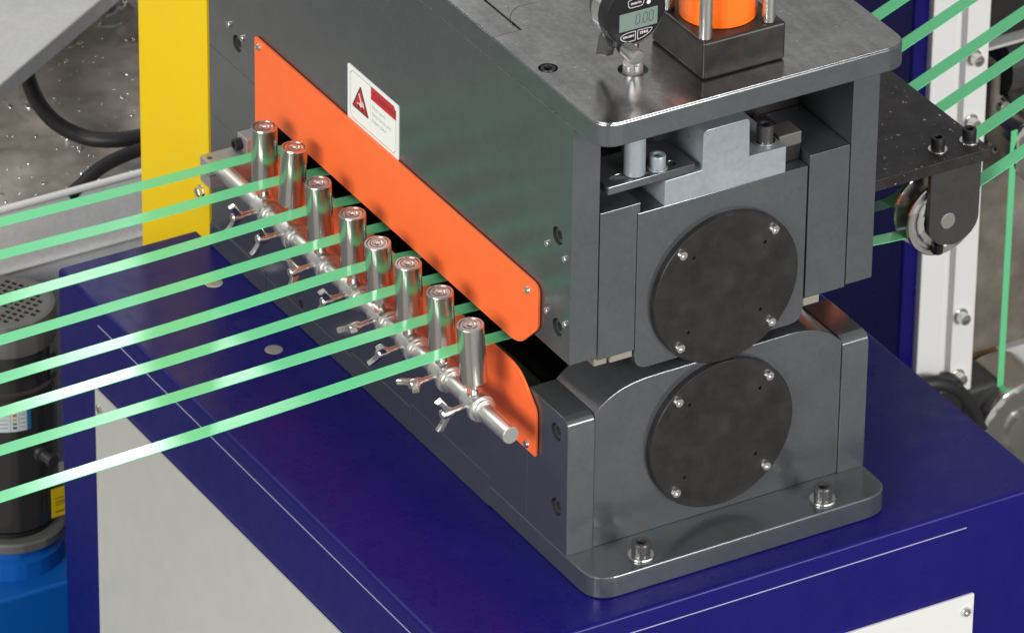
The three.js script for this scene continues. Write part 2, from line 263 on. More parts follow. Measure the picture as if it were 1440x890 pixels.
{   // slotted keeper plate, its rod and bolt
  const s = rounded([[0.034, -0.0005], [0.1182, -0.0005], [0.1182, 0.047], [0.034, 0.047]], 0.001);
  for (const [x, z, w] of [[0.053, 0.0115, 0.011], [0.1015, 0.010, 0.004], [0.0755, 0.008, 0.007]]) { const h = new THREE.Path(); h.absellipse(x, z, w, 0.0042, 0, 6.283, false); s.holes.push(h); }
  put(up, 'keeper_plate', (exY(s, 0.3654, 0.3727, 0.0004, 16)), M.frame);
  put(up, 'guide_rod', tr(cylY(0.0091, 0.373, YU - 0.0002, 32), 0.0655, 0, -0.010), M.zinc);
  const b = put(up, 'bolt', tr(capGeo(0.0070, 0.0115), 0.0868, 0.3742, -0.0085), M.zinc);
  put(b, 'washer', tr(washerGeo(0.0088, 0.003, 0.0012), 0.0868, 0.3729, -0.0085), M.zinc);
  const b2 = put(up, 'bolt', tr(capGeo(0.0073, 0.0155), 0.196, 0.3665, -0.0150), M.gunmetal);
  put(b2, 'washer', tr(washerGeo(0.0098, 0.003, 0.0018), 0.196, 0.3648, -0.0150), M.steel);
  put(up, 'stop_block', bx(0.2095, 0.2318, 0.3548, 0.3665, -0.034, -0.013, 0.001), M.stop);
  put(up, 'stop_bar', bx(0.2095, 0.2318, 0.3395, 0.3546, -0.07, -0.0145, 0.001), M.blackSteel);
}
put(up, 'back_block', bx(0.027, W - 0.027, 0.2102, YU - 0.0003, -0.642, -0.605), M.frame);
put(up, 'back_block', bx(0.027, W - 0.027, 0.19, YU - 0.0003, -0.12, -0.082), M.blackSteel);  // added crosswall, its black stands for the shaded interior
put(up, 'shim', [bx(0.0277, 0.040, 0.1985, 0.2072, -0.05, -0.006, 0.0006), bx(0.0415, 0.0632, 0.1998, 0.2073, -0.05, -0.003, 0.0006), bx(0.2325, 0.249, 0.1998, 0.2072, -0.05, -0.003, 0.0006)], M.beige);
put(up, 'upper_roll', tr(toZ(cylY(0.0685, -0.6, -0.125, 64)), W / 2, 0.2461, 0), M.steel);
{
  const s = rounded([[-0.5485, 0.172], [-0.531, 0.172], [-0.513, 0.1925], [-0.089, 0.1915], [-0.0745, 0.1955], [-0.0472, 0.2225], [-0.0472, 0.2643], [-0.5485, 0.2643]], [0.002, 0.004, 0.004, 0.008, 0.008, 0.006, 0.010, 0.002]);
  const g = put(up, 'guard_plate', exX(s, -0.0034, -0.0008, 0.0004, 10), M.orange, 'orange guard plate above the strap slot');
  screwNX(g, -0.0035, 0.2568, -0.5405, 0.0036); screwNX(g, -0.0035, 0.2525, -0.0640, 0.0036);
}
put(up, 'guard_plate', bx(W + 0.0008, W + 0.0034, 0.1815, 0.2643, -0.5485, -0.0472, 0.0004), M.orange, 'orange guard plate on the outfeed side');
// warning label
{
  const cv = document.createElement('canvas'); cv.width = 640; cv.height = 384; const k = cv.getContext('2d');
  k.fillStyle = '#e9e8e4'; k.fillRect(0, 0, 640, 384);
  k.strokeStyle = '#4a4f4a'; k.lineWidth = 3; k.beginPath();
  k.moveTo(58, 28); k.lineTo(582, 28); k.arc(606, 28, 22, Math.PI, Math.PI / 2, true); k.lineTo(606, 334); k.arc(606, 356, 22, -Math.PI / 2, Math.PI, true); k.lineTo(58, 356); k.arc(34, 356, 22, 0, -Math.PI / 2, true); k.lineTo(34, 50); k.arc(34, 28, 22, Math.PI / 2, 0, true); k.stroke();
  k.lineWidth = 2; k.strokeStyle = '#9a9a98'; k.beginPath(); k.moveTo(290, 28); k.lineTo(290, 356); k.stroke();
  k.lineJoin = 'round'; k.beginPath(); k.moveTo(163, 108); k.lineTo(252, 262); k.lineTo(74, 262); k.closePath(); k.lineWidth = 22; k.strokeStyle = '#1c1516'; k.stroke(); k.fillStyle = '#b81e2c'; k.fill();
  k.fillStyle = '#e9dcdc'; k.fillRect(120, 222, 86, 10); k.save(); k.translate(163, 190); k.rotate(-0.5); k.fillRect(-8, -44, 15, 60); for (let f = 0; f < 4; f++) k.fillRect(-24 + f * 13, 12, 9, 34); k.restore();
  k.fillStyle = '#5a1016'; k.beginPath(); k.arc(140, 240, 14, 0, 7); k.arc(188, 240, 14, 0, 7); k.fill();
  k.fillStyle = '#c01f30'; k.beginPath(); k.moveTo(294, 30); k.lineTo(582, 30); k.arc(606, 28, 22, Math.PI, Math.PI / 2, true); k.lineTo(606, 118); k.lineTo(294, 118); k.closePath(); k.fill();
  k.strokeStyle = '#7c0d18'; k.lineWidth = 6; k.beginPath(); k.moveTo(338, 52); k.lineTo(366, 98); k.lineTo(310, 98); k.closePath(); k.stroke();
  k.fillStyle = '#6b0b16'; k.font = 'bold 46px sans-serif'; k.fillText('WARNING', 382, 94);
  k.fillStyle = '#8b8b88'; k.font = '33px sans-serif'; k.fillText('Pinch point.', 306, 176); k.fillText('Keep hands and', 306, 222); k.fillText('fingers clear.', 306, 268);
  const t = new THREE.CanvasTexture(cv); t.colorSpace = THREE.SRGBColorSpace; t.anisotropy = 8;
  const lw = 0.0908, lh = 0.0542, s = rounded([[-lw / 2, -lh / 2], [lw / 2, -lh / 2], [lw / 2, lh / 2], [-lw / 2, lh / 2]], 0.003);
  const pl = put(up, 'warning_label', exX(s, -0.0007, 0.0003, 0.0001, 8).translate(0, 0.2902, -0.3358), P({ color: C(0.8, 0.8, 0.78), roughness: 0.4 }), 'white safety label with red triangle and red heading');
  const g = new THREE.ShapeGeometry(s, 8), p = g.attributes.position, uv = g.attributes.uv; for (let i = 0; i < p.count; i++) uv.setXY(i, p.getX(i) / lw + 0.5, p.getY(i) / lh + 0.5);
  g.rotateY(-Math.PI / 2).translate(-0.00078, 0.2902, -0.3358);
  put(pl, 'print', g, P({ map: t, roughness: 0.35 }));
}

// ---------------------------------------------------------------- guide shaft and its clamp
const SX = -0.036, SY = 0.135;
{
  const t = thing('guide_shaft', 'polished steel round shaft along the orange guards, carrying the upright rollers', 'shaft');
  put(t, 'shaft', tr(toZ(cylY(0.0080, -0.5648, -0.0335, 40, 0.0005)), SX, SY, 0), M.satin);
  const slit = new THREE.BoxGeometry(0.03, 0.0014, 0.06).translate(-0.054, SY, -0.555), h = new THREE.CylinderGeometry(0.0028, 0.0028, 0.02, 16).translate(-0.0455, 0.1475, -0.5555);
  const c = put(t, 'clamp_block', drill(bx(-0.0515, -0.0004, 0.1222, 0.1480, -0.564, -0.5455, 0.0006), [slit, h]), M.alu, 'square aluminium clamp block at the far end of the shaft');
  put(c, 'foot_block', bx(-0.0145, -0.0004, 0.1483, 0.1632, -0.5615, -0.5435, 0.0006), M.alu);
  put(c, 'bolt', tr(toNX(capGeo(0.0056, 0.007)), -0.0146, 0.1545, -0.5555), M.oxide);
}
// ---------------------------------------------------------------- upright guide rollers on collars
function wingGeo() {
  const s = new THREE.Shape(); s.moveTo(0.001, 0.0025); s.bezierCurveTo(0.004, 0.006, 0.004, 0.008, 0.009, 0.0148); s.lineTo(0.0135, 0.0125); s.bezierCurveTo(0.009, 0.0075, 0.0085, 0.004, 0.0075, 0.001); s.lineTo(0.0015, 0.0005); s.closePath();
  const one = exZ(s, -0.0023, 0.0023, 0.0009, 8), two = one.clone().rotateX(Math.PI);
  return [one, two];
}
const ROL = [[0, 0.0846, -0.470, 0.25], [-3.4, 0.0855, -0.4235, 0.1], [2.9, 0.082, -0.3636, -0.2], [1.6, 0.080, -0.3050, 0.35], [3.8, 0.0765, -0.2555, 1.1], [2.1, 0.0812, -0.2055, 0.6], [2.9, 0.0828, -0.1485, 1.35], [4.0, 0.0794, -0.0942, 0.05]];
const ordinal = ['first and farthest', 'second', 'third', 'fourth', 'fifth', 'sixth', 'seventh', 'eighth and nearest'];
let protoRoller = null;
function buildRoller() {
  const t = new THREE.Group();
  const R = 0.0118, h = 0;                                                // roller top at y = 0 of this group, moved by its length below
  const r = put(t, 'roller', lathe([[0.0085, -0.056], [R - 0.0008, -0.056], [R, -0.0552], [R, -0.0008], [R - 0.0006, 0], [0.0096, 0], [0.0093, -0.0036], [0.00001, -0.0036]], 48), M.chrome);
  put(r, 'bearing', lathe([[0.0088, -0.0036], [0.0088, -0.0005], [0.0082, -0.0003], [0.0072, -0.0003], [0.0070, -0.0034], [0.0060, -0.0034], [0.0059, -0.0002], [0.0046, -0.0002], [0.0044, -0.0024], [0.00001, -0.0024]], 40), M.steel);
  put(r, 'screw', lathe([[0.00001, 0.0012], [0.0018, 0.0011], [0.003, 0.0004], [0.0031, -0.0012], [0.00001, -0.0012]], 6), M.steel);
  const roller = r;
  const st = put(t, 'stud', lathe([[0.0032, 0], [0.0032, -0.013], [0.0068, -0.0135], [0.0068, -0.0165], [0.00001, -0.0165]], 24).translate(0, -0.054, 0), M.steel);
  return { t, roller, st };
}
for (let i = 0; i < 8; i++) {
  const [tilt, h, z, roll] = ROL[i];
  let o;
  if (!protoRoller) {
    const b = buildRoller(); o = b.t; o.name = 'guide_roller';
    // collar round the shaft: flange, barrel
    put(o, 'collar', toZ(lathe([[0.0079, -0.0105], [0.0098, -0.0105], [0.0102, -0.010], [0.0102, 0.0075], [0.0122, 0.0077], [0.0127, 0.0083], [0.0127, 0.0122], [0.0121, 0.0128], [0.0101, 0.013], [0.0099, 0.0162], [0.0094, 0.0166], [0.0079, 0.0166]], 48)), M.satin);
    const ws = put(o, 'wing_screw', toNX(lathe([[0.00001, 0.006], [0.0028, 0.006], [0.0028, 0.022], [0.0040, 0.0225], [0.0046, 0.026], [0.0043, 0.0325], [0.0035, 0.0335], [0.00001, 0.0337]], 24)), M.steel);
    put(ws, 'wing', mergeGeometries(wingGeo()).rotateZ(0).scale(-1.18, 1.15, -1.15).translate(-0.0225, 0, 0), M.steel);
    scene.add(o); protoRoller = o;
  } else { o = protoRoller.clone(); o.name = `guide_roller_${String(i).padStart(3, '0')}`; scene.add(o); }
  o.position.set(SX, SY, z); o.rotation.set(0, 0, tilt * Math.PI / 180);
  o.children.forEach((c) => { if (c.name === 'roller' || c.name === 'stud') c.position.y = h + (c.name === 'stud' ? 0 : 0); if (c.name === 'wing_screw') c.rotation.x = roll; if (c.name === 'stud') c.scale.y = (h - 0.0095 - 0.054 ) > 0.0165 ? 1 : 1; });
  o.userData = { label: `${ordinal[i]} of the eight polished upright guide rollers, counted from the yellow panel`, category: 'guide roller', group: 'upright guide rollers on the shaft' };
}

// ---------------------------------------------------------------- eight green straps running through the machine
const LZ = [-0.4934, -0.4428, -0.3737, -0.3145, -0.2584, -0.2095, -0.1564, -0.0916], FX = [-0.285, -0.310, -0.344, -0.374, -0.402, -0.426, -0.4525, -0.485];
const RZ = [-0.4885, -0.440, -0.3812, -0.3255, -0.2725, -0.2255, -0.1690, -0.1142], XZ = [-0.488, -0.436, -0.380, -0.326, -0.270, -0.226, -0.170, -0.116];
function ribbon(pts, w, th, seg, ph = 0) {                                         // pts: THREE.Vector3 centre line, width lies along z
  const c = new THREE.CatmullRomCurve3(pts, false, 'centripetal'), pos = [], uv = [], idx = [];
  const up3 = new THREE.Vector3(), tan = new THREE.Vector3(), side = new THREE.Vector3(0, 0, 1), L = c.getLength();
  for (let i = 0; i <= seg; i++) { const p = c.getPointAt(i / seg); c.getTangentAt(i / seg, tan); const roll = ph ? 0.014 * Math.sin(p.x * 7 + ph * 2.4) * Math.min(1, Math.max(0, -p.x * 5)) : 0; up3.set(-tan.y, tan.x, 0).normalize(); side.set(0, Math.sin(roll), Math.cos(roll));
    for (const [a, b] of [[-1, -1], [1, -1], [1, 1], [-1, 1]]) { pos.push(p.x + up3.x * b * th / 2, p.y + up3.y * b * th / 2 + side.y * a * w / 2, p.z + side.z * a * w / 2); uv.push(i / seg * L, a * w / 2 + b * 0.002); }
    if (i) { const q = 4 * (i - 1), r = 4 * i; for (let k = 0; k < 4; k++) { const n = (k + 1) % 4; idx.push(q + k, r + k, q + n, q + n, r + k, r + n); } } }
  const e = 4 * seg; idx.push(0, 2, 1, 0, 3, 2, e, e + 1, e + 2, e, e + 2, e + 3);
  const g = new THREE.BufferGeometry(); g.setAttribute('position', new THREE.Float32BufferAttribute(pos, 3)); g.setAttribute('uv', new THREE.Float32BufferAttribute(uv, 2)); g.setIndex(idx);
  const n = g.toNonIndexed(); n.computeVertexNormals(); return toCreasedNormals(n, 0.4);
}
const strapWord = ['farthest of the eight, next to the yellow panel', 'second from the yellow panel', 'third from the yellow panel', 'fourth from the yellow panel', 'fifth from the yellow panel', 'sixth from the yellow panel', 'seventh from the yellow panel', 'nearest of the eight, past the end roller'];
for (let i = 0; i < 8; i++) {
  const x0 = FX[i], far = -1.0, zf = RZ[i] + (LZ[i] - RZ[i]) * (SX - far) / (SX - x0);
  const pts = [new THREE.Vector3(far, 0.18, zf), new THREE.Vector3(x0, 0.18, LZ[i]), new THREE.Vector3((x0 + SX) / 2, 0.1796 - 0.0004 * ((i * 5) % 3), (LZ[i] + RZ[i]) / 2), new THREE.Vector3(SX, 0.18, RZ[i]), new THREE.Vector3(0.02, 0.1785, XZ[i]), new THREE.Vector3(0.15, 0.1745, XZ[i]), new THREE.Vector3(0.30, 0.1735, XZ[i]), new THREE.Vector3(0.40, 0.164, XZ[i]), new THREE.Vector3(0.436, 0.1645, XZ[i]), new THREE.Vector3(0.472, 0.189, XZ[i]), new THREE.Vector3(0.52, 0.2085, XZ[i]), new THREE.Vector3(0.634, 0.2535, XZ[i]), new THREE.Vector3(1.1, 0.436, XZ[i])];
  solo('plastic_strap', `green translucent flat plastic strap, ${strapWord[i]}`, 'strap', ribbon(pts, 0.0143, 0.0007, 220, i + 1), M.strap, 'green straps running through the rolls');
}

// ---------------------------------------------------------------- dial gauge on the top plate
{
  const t = thing('dial_gauge', 'round black digital dial gauge with small screen standing on the top plate', 'dial gauge');
  const cx = 0.0680, cy = 0.5183, zf = -0.018, R = 0.0287;
  put(t, 'case', tr(toZ(lathe([[0.00001, -0.034], [R - 0.008, -0.034], [R - 0.003, -0.031], [R - 0.0022, -0.0245], [0.00001, -0.0245]], 64)), cx, cy, zf), M.gunmetal);
  put(t, 'rim', tr(toZ(lathe([[R - 0.006, -0.0244], [R - 0.0014, -0.0244], [R - 0.0006, -0.0238], [R - 0.0006, -0.0128], [R - 0.0014, -0.0124], [R - 0.006, -0.0124]], 64)), cx, cy, zf), M.satin);
  put(t, 'bezel', tr(toZ(lathe([[R - 0.004, -0.0123], [R - 0.0002, -0.0123], [R + 0.0003, -0.0115], [R + 0.0003, -0.002], [R - 0.0003, 0.0002], [R - 0.0010, 0.0007], [R - 0.0016, 0.0004], [R - 0.0018, -0.0003], [R - 0.004, -0.0049]], 64)), cx, cy, zf), M.oxide);
  const S = 512, cv = document.createElement('canvas'); cv.width = cv.height = S; const k = cv.getContext('2d'), m = S / (2 * (R - 0.0014));
  const X = (x) => S / 2 + x * m, Y = (y) => S / 2 - y * m;
  k.fillStyle = '#0b0c12'; k.fillRect(0, 0, S, S);
  const btn = (p) => { k.strokeStyle = '#c9c3c6'; k.lineWidth = 6; k.lineJoin = 'round'; k.beginPath(); p(); k.closePath(); k.stroke(); };
  btn(() => { k.moveTo(X(0.0005), Y(-0.0165)); k.lineTo(X(0.0005), Y(-0.0247)); k.bezierCurveTo(X(-0.008), Y(-0.0258), X(-0.0135), Y(-0.0228), X(-0.0137), Y(-0.0195)); k.bezierCurveTo(X(-0.012), Y(-0.017), X(-0.008), Y(-0.0165), X(-0.005), Y(-0.0165)); });
  btn(() => { k.moveTo(X(0.0026), Y(-0.0165)); k.lineTo(X(0.0026), Y(-0.0247)); k.bezierCurveTo(X(0.010), Y(-0.0238), X(0.0155), Y(-0.0205), X(0.0165), Y(-0.0175)); k.bezierCurveTo(X(0.0162), Y(-0.0165), X(0.012), Y(-0.0165), X(0.008), Y(-0.0165)); });
  btn(() => { k.moveTo(X(-0.007), Y(0.0125)); k.bezierCurveTo(X(-0.007), Y(0.0065), X(-0.006), Y(0.006), X(-0.003), Y(0.006)); k.lineTo(X(0.004), Y(0.006)); k.bezierCurveTo(X(0.007), Y(0.006), X(0.008), Y(0.0075), X(0.008), Y(0.0125)); k.bezierCurveTo(X(0.004), Y(0.0145), X(-0.003), Y(0.0145), X(-0.007), Y(0.0125)); });
  k.fillStyle = '#e6e0e2'; k.beginPath(); k.arc(X(0.0125), Y(0.0075), 0.0019 * m, 0, 7); k.fill();
  k.font = 'bold 27px sans-serif'; k.textAlign = 'center'; k.fillText('ON/OFF', X(-0.0060), Y(-0.0212)); k.font = 'bold 30px sans-serif'; k.fillText('ZERO', X(0.0087), Y(-0.0205)); k.font = 'bold 30px sans-serif'; k.fillText('mm/in', X(0.0005), Y(0.0085));
  const ct = new THREE.CanvasTexture(cv); ct.colorSpace = THREE.SRGBColorSpace; ct.anisotropy = 8;
  const fg = new THREE.CircleGeometry(R - 0.0014, 64); fg.translate(cx, cy, zf - 0.0002);
  put(t, 'face', fg, P({ map: ct, roughness: 0.35 }));
  const lc = document.createElement('canvas'); lc.width = 512; lc.height = 224; const q = lc.getContext('2d');
  q.fillStyle = '#6d7f76'; q.fillRect(0, 0, 512, 224); q.fillStyle = '#37424b';
  const seg7 = (x, y, w, h, on) => { q.save(); q.translate(x, y); q.transform(1, 0, -0.08, 1, 0, 0); const th = 11; const bar = { a: [th, 0, w - 2 * th, th], d: [th, h - th, w - 2 * th, th], g: [th, h / 2 - th / 2, w - 2 * th, th], f: [0, th, th, h / 2 - th * 1.2], b: [w - th, th, th, h / 2 - th * 1.2], e: [0, h / 2 + 3, th, h / 2 - th - 3], c: [w - th, h / 2 + 3, th, h / 2 - th - 3] }; for (const c of on) q.fillRect(...bar[c]); q.restore(); };
  seg7(222, 42, 62, 132, 'abcdef'); q.fillRect(296, 162, 12, 12); seg7(322, 42, 62, 132, 'abcdef'); seg7(402, 42, 62, 132, 'abcdef');
  const lt = new THREE.CanvasTexture(lc); lt.colorSpace = THREE.SRGBColorSpace; lt.anisotropy = 8;
  const lg = new THREE.PlaneGeometry(0.0364, 0.0164).translate(cx + 0.0030, cy - 0.0062, zf - 0.0001);
  put(t, 'screen', lg, P({ map: lt, roughness: 0.3, clearcoat: 0.3, clearcoatRoughness: 0.1 }));
  // stem, split bushing, clamp screw
  put(t, 'stem', tr(cylY(0.0045, YT - 0.003, 0.494, 28), 0.0737, 0, -0.0293), M.steel);
  put(t, 'bushing', [tr(lathe([[0.0046, 0], [0.0086, 0], [0.0086, 0.010], [0.0080, 0.0106], [0.0046, 0.0106]], 40), 0.0737, YT - 0.0035, -0.0293), tr(lathe([[0.0046, 0], [0.0068, 0], [0.0068, 0.0085], [0.0046, 0.009]], 40), 0.0755, YT + 0.0072, -0.0293)], M.alu);
  put(t, 'pin', tr(lathe([[0.00001, 0], [0.0016, 0.002], [0.0022, 0.004], [0.0022, 0.022], [0.00001, 0.022]], 20), 0.0662, YT + 0.0005, -0.0185), M.alu);
  put(t, 'clamp_screw', tr(toZ(lathe([[0.00001, -0.032], [0.0056, -0.032], [0.0056, -0.016], [0.0066, -0.0158], [0.0070, -0.0005], [0.0062, 0.0014], [0.0038, 0.0026], [0.00001, 0.0029]], 36)), 0.0600, 0.4875, -0.002), M.midSteel);
  put(t, 'rubber_ring', tr(toZ(lathe([[0.0055, -0.0195], [0.0072, -0.0192], [0.0072, -0.0166], [0.0055, -0.0163]], 36)), 0.0600, 0.4885, -0.003), M.rubber);
  const fs = rounded([[-0.0455, 0.4715], [-0.0285, 0.4785], [-0.0265, 0.4865], [-0.0375, 0.4975], [-0.0425, 0.4925]], [0.0005, 0.002, 0.002, 0.003, 0.009]);
  put(t, 'lifting_lug', exX(fs, 0.0475, 0.0545, 0.0012, 8), M.gunmetal);
}
// ---------------------------------------------------------------- pressing cylinder on the top plate
{
  const t = thing('pressing_cylinder', 'bright orange cylinder with steel tie rods on a dark square block', 'cylinder');
  const x0 = 0.1135, x1 = 0.1932, z1 = 0.0165, z0 = -0.0665, yb = YT + 0.0355;
  put(t, 'foot_block', bx(x0, x1, YT + 0.0003, yb, z0, z1, 0.0028), M.block);
  put(t, 'barrel', tr(cylY(0.0332, 0, 0.16, 72, 0.0006), 0.1534, yb + 0.0002, -0.0275), M.orangeGloss);
  for (const [x, z] of [[0.1196, 0.0085], [0.1806, 0.0085], [0.1196, -0.0505], [0.1806, -0.0505]]) put(t, 'tie_rod', tr(cylY(0.0056, 0, 0.16, 32), x, yb + 0.0002, z), M.steel);
}

// ---------------------------------------------------------------- yellow guard at the back
{
  const t = thing('yellow_guard', 'bright yellow sheet metal guard standing behind the roller shaft', 'guard panel');
  put(t, 'panel', bx(-0.0004, 0.0025, -0.14, 0.62, -0.7815, -0.6455, 0.0004), M.yellow);
  const b = put(t, 'bolt', tr(toNX(cylY(0.0052, 0, 0.0045, 6, 0.0005)), -0.0012, 0.0487, -0.660), M.steel);
  put(b, 'washer', tr(toNX(washerGeo(0.0065, 0.003, 0.0008)), -0.0004, 0.0487, -0.660), M.steel);
}

// ---------------------------------------------------------------- outfeed bracket with grooved pulley
{
  const t = thing('outfeed_bracket', 'black swarf-covered bracket plate behind the machine holding a grooved pulley', 'bracket');
  put(t, 'bracket_plate', bx(0.3006, 0.4795, 0.2335, 0.2448, -0.46, -0.0888, 0.0008), M.swarf);
  for (const [x, z] of [[0.4365, -0.1085], [0.4690, -0.1080]]) {
    const b = put(t, 'bolt', tr(capGeo(0.0063, 0.0115), x, 0.2464, z), M.oxide);
    put(b, 'washer', tr(washerGeo(0.0088, 0.003, 0.0014), x, 0.245, z), M.steel);
  }
  const hs = rounded([[0.4238, 0.2333], [0.4238, 0.168], [0.4350, 0.1545], [0.4530, 0.1505], [0.4690, 0.1580], [0.4760, 0.170], [0.4765, 0.2333]], [0, 0.005, 0.004, 0.006, 0.005, 0.005, 0]);
  put(t, 'hanger_plate', exZ(hs, -0.1030, -0.0975, 0.0006, 10), M.hanger);
  put(t, 'hanger_plate', exZ(hs, -0.1365, -0.131, 0.0006, 10), M.hanger);
  put(t, 'axle', tr(toZ(cylY(0.0078, -0.136, -0.0967, 32)), 0.4435, 0.1770, 0), M.steel);
  const pr = [[0.0085, -0.0125], [0.0362, -0.0125], [0.0375, -0.0118], [0.0375, -0.0095], [0.0362, -0.0088], [0.010, -0.0085], [0.010, 0.0085], [0.0362, 0.0088], [0.0375, 0.0095], [0.0375, 0.0112], [0.0364, 0.0122], [0.0325, 0.0122], [0.0315, 0.0095], [0.029, 0.0095], [0.0275, 0.0122], [0.0265, 0.0128], [0.021, 0.0128], [0.020, 0.0105], [0.0085, 0.0105]];
  const w = put(t, 'pulley', tr(toZ(lathe(pr, 72)), 0.4435, 0.1770, -0.1165), M.steel);
  put(w, 'hub', tr(toZ(lathe([[0.0079, 0.0105], [0.0125, 0.0105], [0.0125, 0.0125], [0.0079, 0.0125]], 40)), 0.4435, 0.1770, -0.1165), M.chrome);
  put(t, 'bolt', tr(capGeo(0.0050, 0.0095).rotateX(Math.PI), 0.4375, 0.1535, -0.1025), M.oxide);
  put(t, 'strap_guard', bx(0.345, 0.368, 0.165, 0.2325, -0.20, -0.135, 0.003), M.orange, 'dark orange guard under the bracket plate');
}

// ---------------------------------------------------------------- background on the right
{
  const t = thing('blue_cabinet', 'tall dark blue steel cabinet beside the white upright post', 'cabinet');
  put(t, 'cabinet_side', bx(0.8440, 0.8600, -0.85, 0.6, -0.7525, -0.7500, 0.0006), M.blue);
  put(t, 'cabinet_body', bx(0.8430, 0.90, -0.85, 0.6, -1.6, -0.7528, 0.002), M.blue);
  const p = thing('white_post', 'white grooved upright post with a row of cap screws', 'post');
  put(p, 'post', [bx(0.8608, 0.8895, -0.85, 0.6, -0.752, -0.742, 0.0012), bx(0.8896, 0.8995, -0.85, 0.6, -0.752, -0.7475, 0.0006), bx(0.8996, 0.9265, -0.85, 0.6, -0.752, -0.7385, 0.0008)], M.white);
  for (const y of [-0.0890, -0.1625, -0.2745, -0.3885, -0.4605]) {
    const b = put(p, 'bolt', tr(toZ(capGeo(0.0062, 0.010)), 0.9085, y, -0.7370), M.steel);
    put(b, 'washer', tr(toZ(washerGeo(0.0090, 0.003, 0.0014)), 0.9085, y, -0.7385), M.steel);
  }
  const s = thing('steel_cover', 'stained grey steel cover plate standing beside the white post', 'cover plate');
  put(s, 'plate', bx(0.9275, 1.35, -0.485, -0.19, -0.815, -0.800, 0.002), M.rusty);
  put(s, 'lower_edge', bx(0.9275, 1.00, -0.4915, -0.4857, -0.812, -0.798, 0.001), M.rust, 'rusty lower edge');
  put(s, 'lower_plate', bx(0.9275, 1.35, -0.85, -0.494, -0.82, -0.803, 0.002), M.greySheet);
  const d = thing('drive_housing', 'dark grey drive housing with a light folded shelf beside the post', 'machine housing');
  put(d, 'shelf', bx(0.9285, 1.3, -0.1225, -0.119, -0.84, -0.792, 0.0008), M.greySheet);
  put(d, 'housing', bx(0.9285, 1.3, -0.118, 0.3, -0.86, -0.805, 0.003), M.blackSteel);
  put(d, 'motor_body', tr(toNX(lathe([[0.00001, 0], [0.03, 0], [0.034, 0.004], [0.034, 0.09], [0.00001, 0.09]], 40)), 1.085, -0.160, -0.825), M.gunmetal);
  put(d, 'flange', bx(0.9640, 0.9760, -0.235, -0.135, -0.84, -0.782, 0.006), M.rusty);
  put(d, 'bolt', tr(toZ(capGeo(0.0060, 0.009)), 0.9760, -0.1815, -0.784), M.steel);
  put(d, 'bolt', tr(toZ(capGeo(0.0050, 0.009)), 0.9660, -0.2265, -0.782), M.steel);
  put(d, 'bolt', tr(toZ(capGeo(0.0045, 0.008)), 0.9560, -0.2580, -0.7985), M.steel);
  const roller = (x, y, z0, z1, R, label) => { const r = thing('deflection_roller', label, 'roller', 'polished deflection rollers behind the machine');
    put(r, 'barrel', tr(toZ(cylY(R, z0, z1 - 0.006, 72)), x, y, 0), M.chrome);
    put(r, 'flange', tr(toZ(lathe([[0.00001, z1 - 0.0058], [R + 0.004, z1 - 0.0058], [R + 0.0045, z1 - 0.004], [R + 0.0045, z1 - 0.001], [R + 0.003, z1], [R * 0.95, z1], [R * 0.9, z1 - 0.006], [R * 0.8, z1 - 0.012], [R * 0.55, z1 - 0.015], [R * 0.46, z1 - 0.006], [R * 0.42, z1], [0.00001, z1 + 0.001]], 72)), x, y, 0), M.chrome); };
  roller(0.9975, -0.2150, -0.80, -0.735, 0.0340, 'upper polished deflection roller at the picture edge beside the white post');
  roller(0.9840, -0.5380, -0.79, -0.715, 0.0560, 'large lower polished roller behind the right cabinet edge');
  const c = thing('cable_clamp', 'black bracket and cable clamp at the foot of the white post', 'clamp');
  put(c, 'clamp_body', bx(0.895, 0.965, -0.525, -0.480, -0.79, -0.735, 0.006), M.gunmetal);
  put(c, 'clamp_arm', bx(0.868, 0.905, -0.505, -0.4525, -0.745, -0.715, 0.008), M.rubber);
  put(c, 'cable', new THREE.TubeGeometry(new THREE.CatmullRomCurve3([[0.835, -0.46, -0.73], [0.862, -0.449, -0.725], [0.885, -0.456, -0.722], [0.905, -0.475, -0.722], [0.93, -0.52, -0.722]].map((p) => new THREE.Vector3(...p))), 32, 0.0085, 16), M.rubber);
  put(c, 'bolt', tr(toZ(capGeo(0.0062, 0.01)), 0.9745, -0.4950, -0.797), M.gunmetal);
  put(c, 'bolt', tr(toZ(capGeo(0.0050, 0.008)), 0.918, -0.490, -0.7352), M.oxide);
  solo('vertical_strap', 'green strap hanging straight down between the two deflection rollers', 'strap', bx(0.9570, 0.9648, -0.540, -0.185, -0.7356, -0.7350, 0.0002), M.strap);
}

